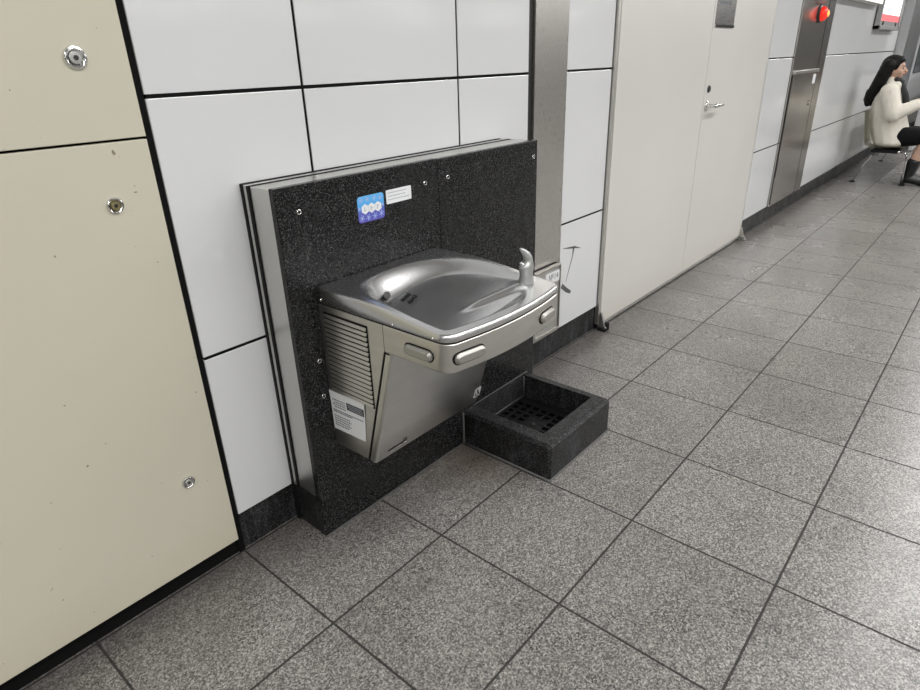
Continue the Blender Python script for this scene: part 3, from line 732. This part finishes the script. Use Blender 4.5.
bub = obj('bubbler', loft(secs, 24), M_cast, deck, smooth=True)
noz = lathe([(0, 0.0), (0.0065, 0.0), (0.006, 0.006), (0.0035, 0.009), (0, 0.009)], 16, Matrix.Translation(bc + sdir * 0.0110 + zd * 0.0435) @ Matrix.Rotation(-0.7, 4, pdir))
obj('nozzle', noz, M_chrome, bub, smooth=True, angle=0.8)
# hex plug in the bowl wall and strainer slots
kx, ky = 0.0, 0.375; kz = Ztop(kx, ky) * T
axis = Vector((-0.55, -0.62, 0.42)).normalized()
q = Vector((0, 0, 1)).rotation_difference(axis).to_matrix().to_4x4()
base_m = Matrix.Translation((kx * T, ky * T, kz)) @ q @ Matrix.Scale(1.45, 4)
bm = lathe([(0, -0.004), (0.0068, -0.004), (0.0068, 0.007), (0.0052, 0.0085), (0, 0.0085)], 6, base_m)
plug = obj('drain_plug', bm, M_darkmetal, deck)
obj('plug_neck', lathe([(0, 0.006), (0.0045, 0.006), (0.0045, 0.013), (0.0062, 0.0135), (0.0062, 0.017), (0, 0.0175)], 18, base_m), M_darkmetal, plug, smooth=True, angle=0.6)
bm = bmesh.new()
for i in range(4):
    for j in range(2):
        x = 0.045 + 0.030 * i ; y = 0.215 + 0.062 * j + 0.012 * i; z = Ztop(x, y) * T
        n = bmesh.new(); box(n, -0.0040, 0.0040, -0.0085 , 0.0085, -0.002, 0.0006, 0.0003, 1)
        merge(bm, n, 0, Matrix.Translation((x * T, y * T, z)) @ Matrix.Rotation(-0.35, 4, 'Z'))
obj('strainer_slots', bm, M_rubber, deck)
# wheelchair pictogram and embossed lettering strip on the front panel
def on_front(x, t, lift=0.0002):
    c = FA.lerp(FB, t) + Fo * (Fdep + lift)
    up = Vector((0, -Fd.x, -Fd.y)); nrm = Vector((0, Fo.x, Fo.y)); xx = up.cross(nrm)
    m = Matrix(((xx.x, up.x, nrm.x, x), (xx.y, up.y, nrm.y, c.x), (xx.z, up.z, nrm.z, c.y), (0, 0, 0, 1)))
    return m
mt = on_front(0.690 * T, 0.885) @ Matrix.Scale(1.2, 4)
bm = prism(rrect(0.024, 0.030, 0.002), 'z', 0, 0.0004); bmesh.ops.transform(bm, matrix=mt, verts=bm.verts)
wc = obj('wheelchair_sticker', bm, mat('pale_sticker', (0.5, 0.5, 0.5), 0.4), fp)
bm = bmesh.new()
tube([(0.0062 * math.cos(a) - 0.001, 0.0062 * math.sin(a) - 0.005, 0.0006) for a in [2.2 + i * 0.35 for i in range(13)]], 0.0009, 6, bm)
tube([(-0.002, 0.0078, 0.0006), (-0.0015, 0.0, 0.0006), (0.004, 0.0, 0.0006), (0.007, -0.007, 0.0006)], 0.0013, 6, bm)
tube([(-0.002, 0.0045, 0.0006), (0.004, 0.003, 0.0006)], 0.0009, 6, bm)
merge(bm, lathe([(0, 0), (0.0022, 0), (0.0022, 0.001), (0, 0.001)], 12, Matrix.Translation((-0.002, 0.0105, 0))))
bmesh.ops.transform(bm, matrix=mt, verts=bm.verts); obj('wheelchair_symbol', bm, M_rubber, wc)
mt = on_front(-0.155 * T, 0.925)
bm = prism(rrect(0.075, 0.0025, 0.001), 'z', 0, 0.0007); bmesh.ops.transform(bm, matrix=mt @ Matrix.Translation((0, -0.008, 0)), verts=bm.verts)
em = obj('embossed_strip', bm, M_chrome, fp)
bm = bmesh.new(); x = -0.036
while x < 0.036:
    wd = random.uniform(0.002, 0.005); n = bmesh.new(); box(n, x, x + wd, -0.0052 + random.uniform(-0.0008, 0), 0.0005, 0, 0.0006); merge(bm, n); x += wd + 0.0016
for x in (0.02, 0.026, 0.031): n = bmesh.new(); box(n, x, x + 0.0035, 0.0035, 0.0085, 0, 0.0006); merge(bm, n)
bmesh.ops.transform(bm, matrix=mt, verts=bm.verts); obj('engraved_lettering', bm, M_darkmetal, em)
# notice sheet on the lower left side
def side_xy(y, z): return (XS - 0.002, y * T, z * T)
Q = [(0.672, 1.135), (0.275, 1.105), (0.322, 0.83), (0.672, 0.83)]   # tl, tr, br, bl  (y,z tile units)
Q = [(0.640, 1.150), (0.284, 1.163), (0.309, 0.862), (0.636, 0.849)]
def qp(u, v, out=0.0):
    tl, tr, br, bl = Q; a = (tl[0] + (tr[0] - tl[0]) * u, tl[1] + (tr[1] - tl[1]) * u); b = (bl[0] + (br[0] - bl[0]) * u, bl[1] + (br[1] - bl[1]) * u)
    y = a[0] + (b[0] - a[0]) * v; z = a[1] + (b[1] - a[1]) * v
    bulge = 0.0015 + 0.006 * max(0, 0.35 - v) * 1.0 + out
    return (XS - 0.0004 - bulge, y * T, z * T)
def qgrid(u0, u1, v0, v1, out, n=6, thick=0.0004):
    bm = bmesh.new(); V = {}
    for s in (0, 1):
        for i in range(n + 1):
            for j in range(n + 1): V[s, i, j] = bm.verts.new(qp(u0 + (u1 - u0) * i / n, v0 + (v1 - v0) * j / n, out - s * thick))
    for s in (0, 1):
        for i in range(n):
            for j in range(n): bm.faces.new([V[s, i, j], V[s, i + 1, j], V[s, i + 1, j + 1], V[s, i, j + 1]])
    for i in range(n):
        bm.faces.new([V[0, i, 0], V[0, i + 1, 0], V[1, i + 1, 0], V[1, i, 0]]); bm.faces.new([V[0, i, n], V[0, i + 1, n], V[1, i + 1, n], V[1, i, n]])
        bm.faces.new([V[0, 0, i], V[0, 0, i + 1], V[1, 0, i + 1], V[1, 0, i]]); bm.faces.new([V[0, n, i], V[0, n, i + 1], V[1, n, i + 1], V[1, n, i]])
    bmesh.ops.recalc_face_normals(bm, faces=bm.faces); return bm
nt = obj('notice_sheet', qgrid(0, 1, 0, 1, 0), M_paper, ft)
obj('dark_text_block', qgrid(0.48, 0.98, 0.17, 0.36, 0.0003, 4), mat('notice_dark', (0.05, 0.055, 0.065), 0.5), nt)
bm = bmesh.new()
for v, u0, u1 in ((0.20, 0.06, 0.44), (0.26, 0.12, 0.42), (0.32, 0.06, 0.40), (0.38, 0.10, 0.44), (0.47, 0.05, 0.93), (0.51, 0.05, 0.6), (0.62, 0.06, 0.52), (0.68, 0.06, 0.56), (0.74, 0.06, 0.52), (0.80, 0.06, 0.56), (0.86, 0.06, 0.5)):
    u = u0
    while u < u1:
        wd = random.uniform(0.03, 0.07); merge(bm, qgrid(u, min(u + wd, u1 + 0.02), v, v + 0.028, 0.0003, 1)); u += wd + 0.015
obj('printed_lines', bm, M_ink, nt)
bm = bmesh.new()
for v, u0, u1 in ((0.205, 0.52, 0.92), (0.255, 0.52, 0.95), (0.305, 0.55, 0.95)):
    u = u0
    while u < u1:
        wd = random.uniform(0.03, 0.06); merge(bm, qgrid(u, min(u + wd, u1), v, v + 0.018, 0.0006, 1)); u += wd + 0.015
obj('reversed_lines', bm, M_inkl, nt)

# ------------------------------------------------------------ dark reflection painted as thin strokes on the white panel beside the column
scm = mat('reflection_paint', (0.10, 0.10, 0.105), 0.6)
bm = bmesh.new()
def stroke(p, q, w0, w1, y=WY - 0.0006):
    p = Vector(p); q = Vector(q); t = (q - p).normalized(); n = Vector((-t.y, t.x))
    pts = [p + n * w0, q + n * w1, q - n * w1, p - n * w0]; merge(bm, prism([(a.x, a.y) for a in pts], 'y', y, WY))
stroke((1.262, 0.497), (1.335, 0.486), 0.0010, 0.0045); stroke((1.335, 0.486), (1.362, 0.482), 0.0045, 0.005); stroke((1.362, 0.482), (1.413, 0.466), 0.0045, 0.0008)
stroke((1.352, 0.483), (1.345, 0.445), 0.007, 0.0030); stroke((1.345, 0.445), (1.296, 0.335), 0.0030, 0.0012)
stroke((1.262, 0.327), (1.300, 0.298), 0.011, 0.010); stroke((1.298, 0.298), (1.342, 0.274), 0.011, 0.007)
sc = obj('painted_reflection', bm, scm); sc['label'] = 'dark T-shaped painted reflection on the white panel right of the steel column'; sc['category'] = 'scuff mark'

# ------------------------------------------------------------ bench and seated woman
bench = thing('waiting_bench', 'row of cream shell seats on chrome legs under the seated woman by the wall', 'bench', (7.2, 0.1, 0))
M_shell = mat('cream_shell', (0.62, 0.60, 0.5), 0.4)
for x in (6.72, 7.26, 7.80):
    sec = [(-0.16, 0.345), (-0.14, 0.352), (0.0, 0.338), (0.10, 0.342), (0.16, 0.36), (0.19, 0.41), (0.212, 0.54), (0.232, 0.66), (0.24, 0.68)]
    bm = bmesh.new(); rws = []
    for (y, z) in sec:
        row = []
        for k in range(9):
            u = -1 + 2 * k / 8; row.append(bm.verts.new((x + u * 0.215, y - 0.015 * u * u * (1 if z > 0.4 else 0), z + 0.012 * u * u * (1 if z < 0.4 else 0))))
        rws.append(row)
    for A, C_ in zip(rws, rws[1:]):
        for k in range(8): bm.faces.new([A[k], A[k + 1], C_[k + 1], C_[k]])
    bmesh.ops.solidify(bm, geom=list(bm.faces), thickness=0.008)
    obj('seat_shell', bm, M_shell, bench, smooth=True, angle=0.9)
obj('seat_beam', B(6.5, 8.35, -0.13, 0.09, 0.305, 0.331, bev=0.004), M_rubber, bench)
for x in (6.56, 8.16):
    bm = tube([(x, -0.155, 0.318), (x, -0.20, 0.30), (x, -0.215, 0.26), (x, -0.225, 0.012)], 0.009, 10)
    tube([(x, 0.06, 0.312), (x, 0.12, 0.20), (x, 0.20, 0.012)], 0.0045, 10, bm); tube([(x, -0.16, 0.318), (x, 0.06, 0.312)], 0.009, 10, bm)
    lg = obj('leg_frame', bm, M_chrome, bench, smooth=True)
    for y in (-0.226, 0.202): obj('foot_pad', lathe([(0, 0), (0.028, 0), (0.028, 0.007), (0.012, 0.014), (0, 0.014)], 16, Matrix.Translation((x, y, 0))), M_rubber, lg)

_t = bmesh.new(); bmesh.ops.create_uvsphere(_t, u_segments=14, v_segments=9, radius=1.0)
_t.verts.index_update(); SV = [v.co.copy() for v in _t.verts]; SF = [[v.index for v in f.verts] for f in _t.faces]; _t.free()
def ball(bm, m):
    vs = [bm.verts.new(m @ c) for c in SV]
    for f in SF: bm.faces.new([vs[i] for i in f])
def blob(bm, p, q, r1, r2, sx=1.0):
    p, q = Vector(p), Vector(q); L = (q - p).length; n = max(2, int(L / (0.35 * min(r1, r2))) + 1)
    for i in range(n):
        t = i / (n - 1); c = p.lerp(q, t); r = r1 + (r2 - r1) * t
        ball(bm, Matrix.Translation(c) @ Matrix.Diagonal((r * sx, r, r, 1)))
def ell(bm, c, r, rot=None):
    m = Matrix.Translation(c) @ (rot or Matrix.Identity(4)) @ Matrix.Diagonal((*r, 1)); ball(bm, m)
def voxel(name, bm, m, parent, vs=0.006, it=3):
    o = obj(name, bm, m, parent, smooth=True)
    r = o.modifiers.new('r', 'REMESH'); r.mode = 'VOXEL'; r.voxel_size = vs; r.use_smooth_shade = True
    if it: s = o.modifiers.new('s', 'SMOOTH'); s.factor = 0.5; s.iterations = it
    return o
PX = 6.70
wm = thing('person', 'seated woman with long black hair in a cream jacket and black scarf, looking down', 'person', (PX, 0.0, 0.35))
def V3(dx, y, z): return (PX + dx, y, z)
bm = bmesh.new()
def H3(dx, y, z): return V3(dx, y + 0.085, z - 0.008)
RX = Matrix.Rotation(0.28, 4, 'X')
hc = (0.0, 0.012, 1.085)
ell(bm, H3(0, 0.012, 1.095), (0.074, 0.092, 0.092)); ell(bm, H3(0, -0.022, 1.055), (0.060, 0.066, 0.085), RX)
ell(bm, H3(0, -0.052, 1.005), (0.032, 0.028, 0.024))                      # chin
blob(bm, H3(0, -0.086, 1.073), H3(0, -0.104, 1.045), 0.008, 0.012)        # nose
ell(bm, H3(0, -0.088, 1.022), (0.022, 0.010, 0.008))                      # lips
for s in (-1, 1): ell(bm, H3(s * 0.073, 0.005, 1.055), (0.010, 0.018, 0.028)); ell(bm, H3(s * 0.035, -0.052, 1.045), (0.022, 0.028, 0.028))
blob(bm, V3(0, 0.09, 1.03), V3(0, 0.085, 0.93), 0.048, 0.055)
blob(bm, V3(0, 0.06, 0.84), V3(0, 0.02, 0.5), 0.085, 0.085, 1.3)
for s in (-1, 1):
    blob(bm, V3(s * 0.155, 0.06, 0.86), V3(s * 0.20, 0.0, 0.645), 0.045, 0.036)
    blob(bm, V3(s * 0.20, 0.0, 0.645), V3(s * 0.10, -0.185, 0.755), 0.034, 0.024)
    hp = Vector(V3(s * 0.085, -0.215, 0.775)); ell(bm, hp, (0.03, 0.040, 0.016), Matrix.Rotation(0.5, 4, 'X'))
    for k, (fx, L) in enumerate(((-0.022, 0.026), (-0.008, 0.031), (0.007, 0.029), (0.021, 0.022))):
        a = hp + Vector((fx, -0.03, 0.012)); b = a + Vector((0, -L, 0.008)); c = b + Vector((0, -L * 0.55, -0.014))
        blob(bm, a, b, 0.0085, 0.0078); blob(bm, b, c, 0.0078, 0.0065)
    a = hp + Vector((-s * 0.024, 0.004, 0.010)); blob(bm, a, a + Vector((-s * 0.022, -0.022, 0.014)), 0.0095, 0.008)
    blob(bm, V3(s * 0.09, -0.03, 0.45), V3(s * 0.085, -0.31, 0.45), 0.07, 0.055)
    blob(bm, V3(s * 0.085, -0.33, 0.43), V3(s * 0.085, -0.29, 0.28), 0.054, 0.052); blob(bm, V3(s * 0.085, -0.29, 0.28), V3(s * 0.085, -0.25, 0.09), 0.052, 0.034)
m_skin = mat('skin', (0.56, 0.36, 0.27), 0.5)
body = voxel('body', bm, m_skin, wm, 0.005, 3)
m_eye = mat('eye_dark', (0.02, 0.015, 0.015), 0.4)
for s in (-1, 1):
    bm = bmesh.new(); ell(bm, H3(s * 0.034, -0.077, 1.073), (0.012, 0.006, 0.0045)); obj('eye', bm, m_eye, body, smooth=True)
    bm = bmesh.new(); blob(bm, H3(s * 0.022, -0.083, 1.092), H3(s * 0.048, -0.070, 1.094), 0.0035, 0.003); obj('eyebrow', bm, m_eye, body, smooth=True)
bm = bmesh.new(); ell(bm, H3(0, -0.094, 1.022), (0.017, 0.006, 0.0055)); obj('mouth', bm, mat('lips', (0.45, 0.14, 0.13), 0.5), body, smooth=True)
# jacket
bm = bmesh.new()
KEY = ((0.90, 0.06, 0.075, 0.13), (0.86, 0.07, 0.10, 0.175), (0.80, 0.075, 0.130, 0.19), (0.72, 0.065, 0.145, 0.19), (0.62, 0.04, 0.160, 0.195), (0.54, 0.015, 0.168, 0.20), (0.46, -0.01, 0.165, 0.205), (0.385, -0.035, 0.160, 0.21))
for a, b in zip(KEY, KEY[1:]):
    for k in range(6):
        t = k / 6; z, y, ry, rx = [a[i] + (b[i] - a[i]) * t for i in range(4)]
        ell(bm, V3(0, y, z), (rx, ry, 0.06))
for s in (-1, 1):
    blob(bm, V3(s * 0.16, 0.06, 0.86), V3(s * 0.215, -0.02, 0.665), 0.082, 0.076)
    blob(bm, V3(s * 0.215, -0.02, 0.665), V3(s * 0.13, -0.18, 0.745), 0.072, 0.050)
blob(bm, V3(-0.04, 0.085, 0.945), V3(0.04, 0.085, 0.945), 0.048, 0.048); blob(bm, V3(-0.05, 0.03, 0.905), V3(0.05, 0.03, 0.905), 0.05, 0.05)
m_jk = mat('cream_jacket', (0.72, 0.68, 0.60), 0.75)
vj = worldpos(m_jk, (1, 1, 1)); bump(m_jk, noise(m_jk, vj, 11, 3, 0.5), 0.5, 0.03)
jk = voxel('jacket', bm, m_jk, wm, 0.008, 8)
bm = bmesh.new()
for k in range(-3, 4): blob(bm, V3(0.03 + 0.0 * k, -0.12, 0.70 - 0.03 * k), V3(0.03, -0.122, 0.70 - 0.03 * k - 0.004), 0.006, 0.006)
obj('jacket_buttons', bm, mat('button_brown', (0.12, 0.09, 0.06), 0.4), jk, smooth=True) if False else bm.free()
# scarf
bm = bmesh.new(); blob(bm, V3(-0.055, 0.04, 0.965), V3(0.0, 0.0, 0.945), 0.024, 0.026); blob(bm, V3(0.055, 0.04, 0.965), V3(0.0, 0.0, 0.945), 0.024, 0.026)
blob(bm, V3(-0.03, 0.0, 0.94), V3(-0.07, -0.065, 0.83), 0.024, 0.028); blob(bm, V3(-0.07, -0.065, 0.83), V3(-0.06, -0.10, 0.72), 0.026, 0.030)
voxel('scarf', bm, mat('black_scarf', (0.02, 0.02, 0.022), 0.8), wm, 0.006, 2)
# skirt, boots
bm = bmesh.new()
for dx, r0, r1 in ((-0.08, 0.095, 0.078), (0.08, 0.095, 0.078), (0, 0.09, 0.075)): blob(bm, V3(dx, -0.08, 0.45), V3(dx, -0.35, 0.46), r0, r1)
voxel('skirt', bm, mat('black_skirt', (0.006, 0.006, 0.007), 0.8, spec=0.15), wm, 0.009, 3)
m_boot = mat('black_leather', (0.006, 0.006, 0.007), 0.35)
for s in (-1, 1):
    bm = bmesh.new(); x = s * 0.085
    blob(bm, V3(x, -0.275, 0.22), V3(x, -0.25, 0.075), 0.057, 0.042); blob(bm, V3(x, -0.24, 0.065), V3(x, -0.37, 0.040), 0.042, 0.036); blob(bm, V3(x, -0.37, 0.036), V3(x, -0.405, 0.034), 0.036, 0.026)
    blob(bm, V3(x, -0.225, 0.05), V3(x, -0.222, 0.018), 0.026, 0.018)
    voxel('boot', bm, m_boot, wm, 0.006, 2)
# hair: cap plus long locks swept back over the shoulders
bm = bmesh.new()
ell(bm, V3(0, 0.108, 1.098), (0.088, 0.095, 0.090)); ell(bm, V3(0, 0.135, 1.06), (0.084, 0.078, 0.085)); ell(bm, V3(0, 0.058, 1.135), (0.066, 0.050, 0.040))
for dx in (-0.072, -0.04, 0.0, 0.04, 0.072):
    pts = [(0.125, 1.09, 0.06), (0.150, 1.02, 0.062), (0.175, 0.94, 0.060), (0.205, 0.86, 0.054), (0.225, 0.80, 0.046), (0.232, 0.75 + 0.02 * math.sin(dx * 90), 0.026)]
    for (y0, z0, r0), (y1, z1, r1) in zip(pts, pts[1:]): blob(bm, V3(dx * 1.05, y0, z0), V3(dx * 1.12, y1, z1), r0, r1)
for k in range(14):
    dx = random.uniform(-0.09, 0.09); y = random.uniform(0.20, 0.285); z = random.uniform(0.76, 0.82)
    blob(bm, V3(dx, y - 0.02, z + 0.06), V3(dx, y, z - 0.025), 0.02, 0.010)
for s in (-1, 1): blob(bm, V3(s * 0.078, 0.115, 1.11), V3(s * 0.088, 0.145, 1.0), 0.026, 0.036)
m_hair = mat('black_hair', (0.004, 0.0035, 0.0035), 0.55, spec=0.2); bump(m_hair, noise(m_hair, worldpos(m_hair, (120, 25, 25)), 1, 2), 0.5, 0.01)
voxel('hair', bm, m_hair, wm, 0.007, 2)
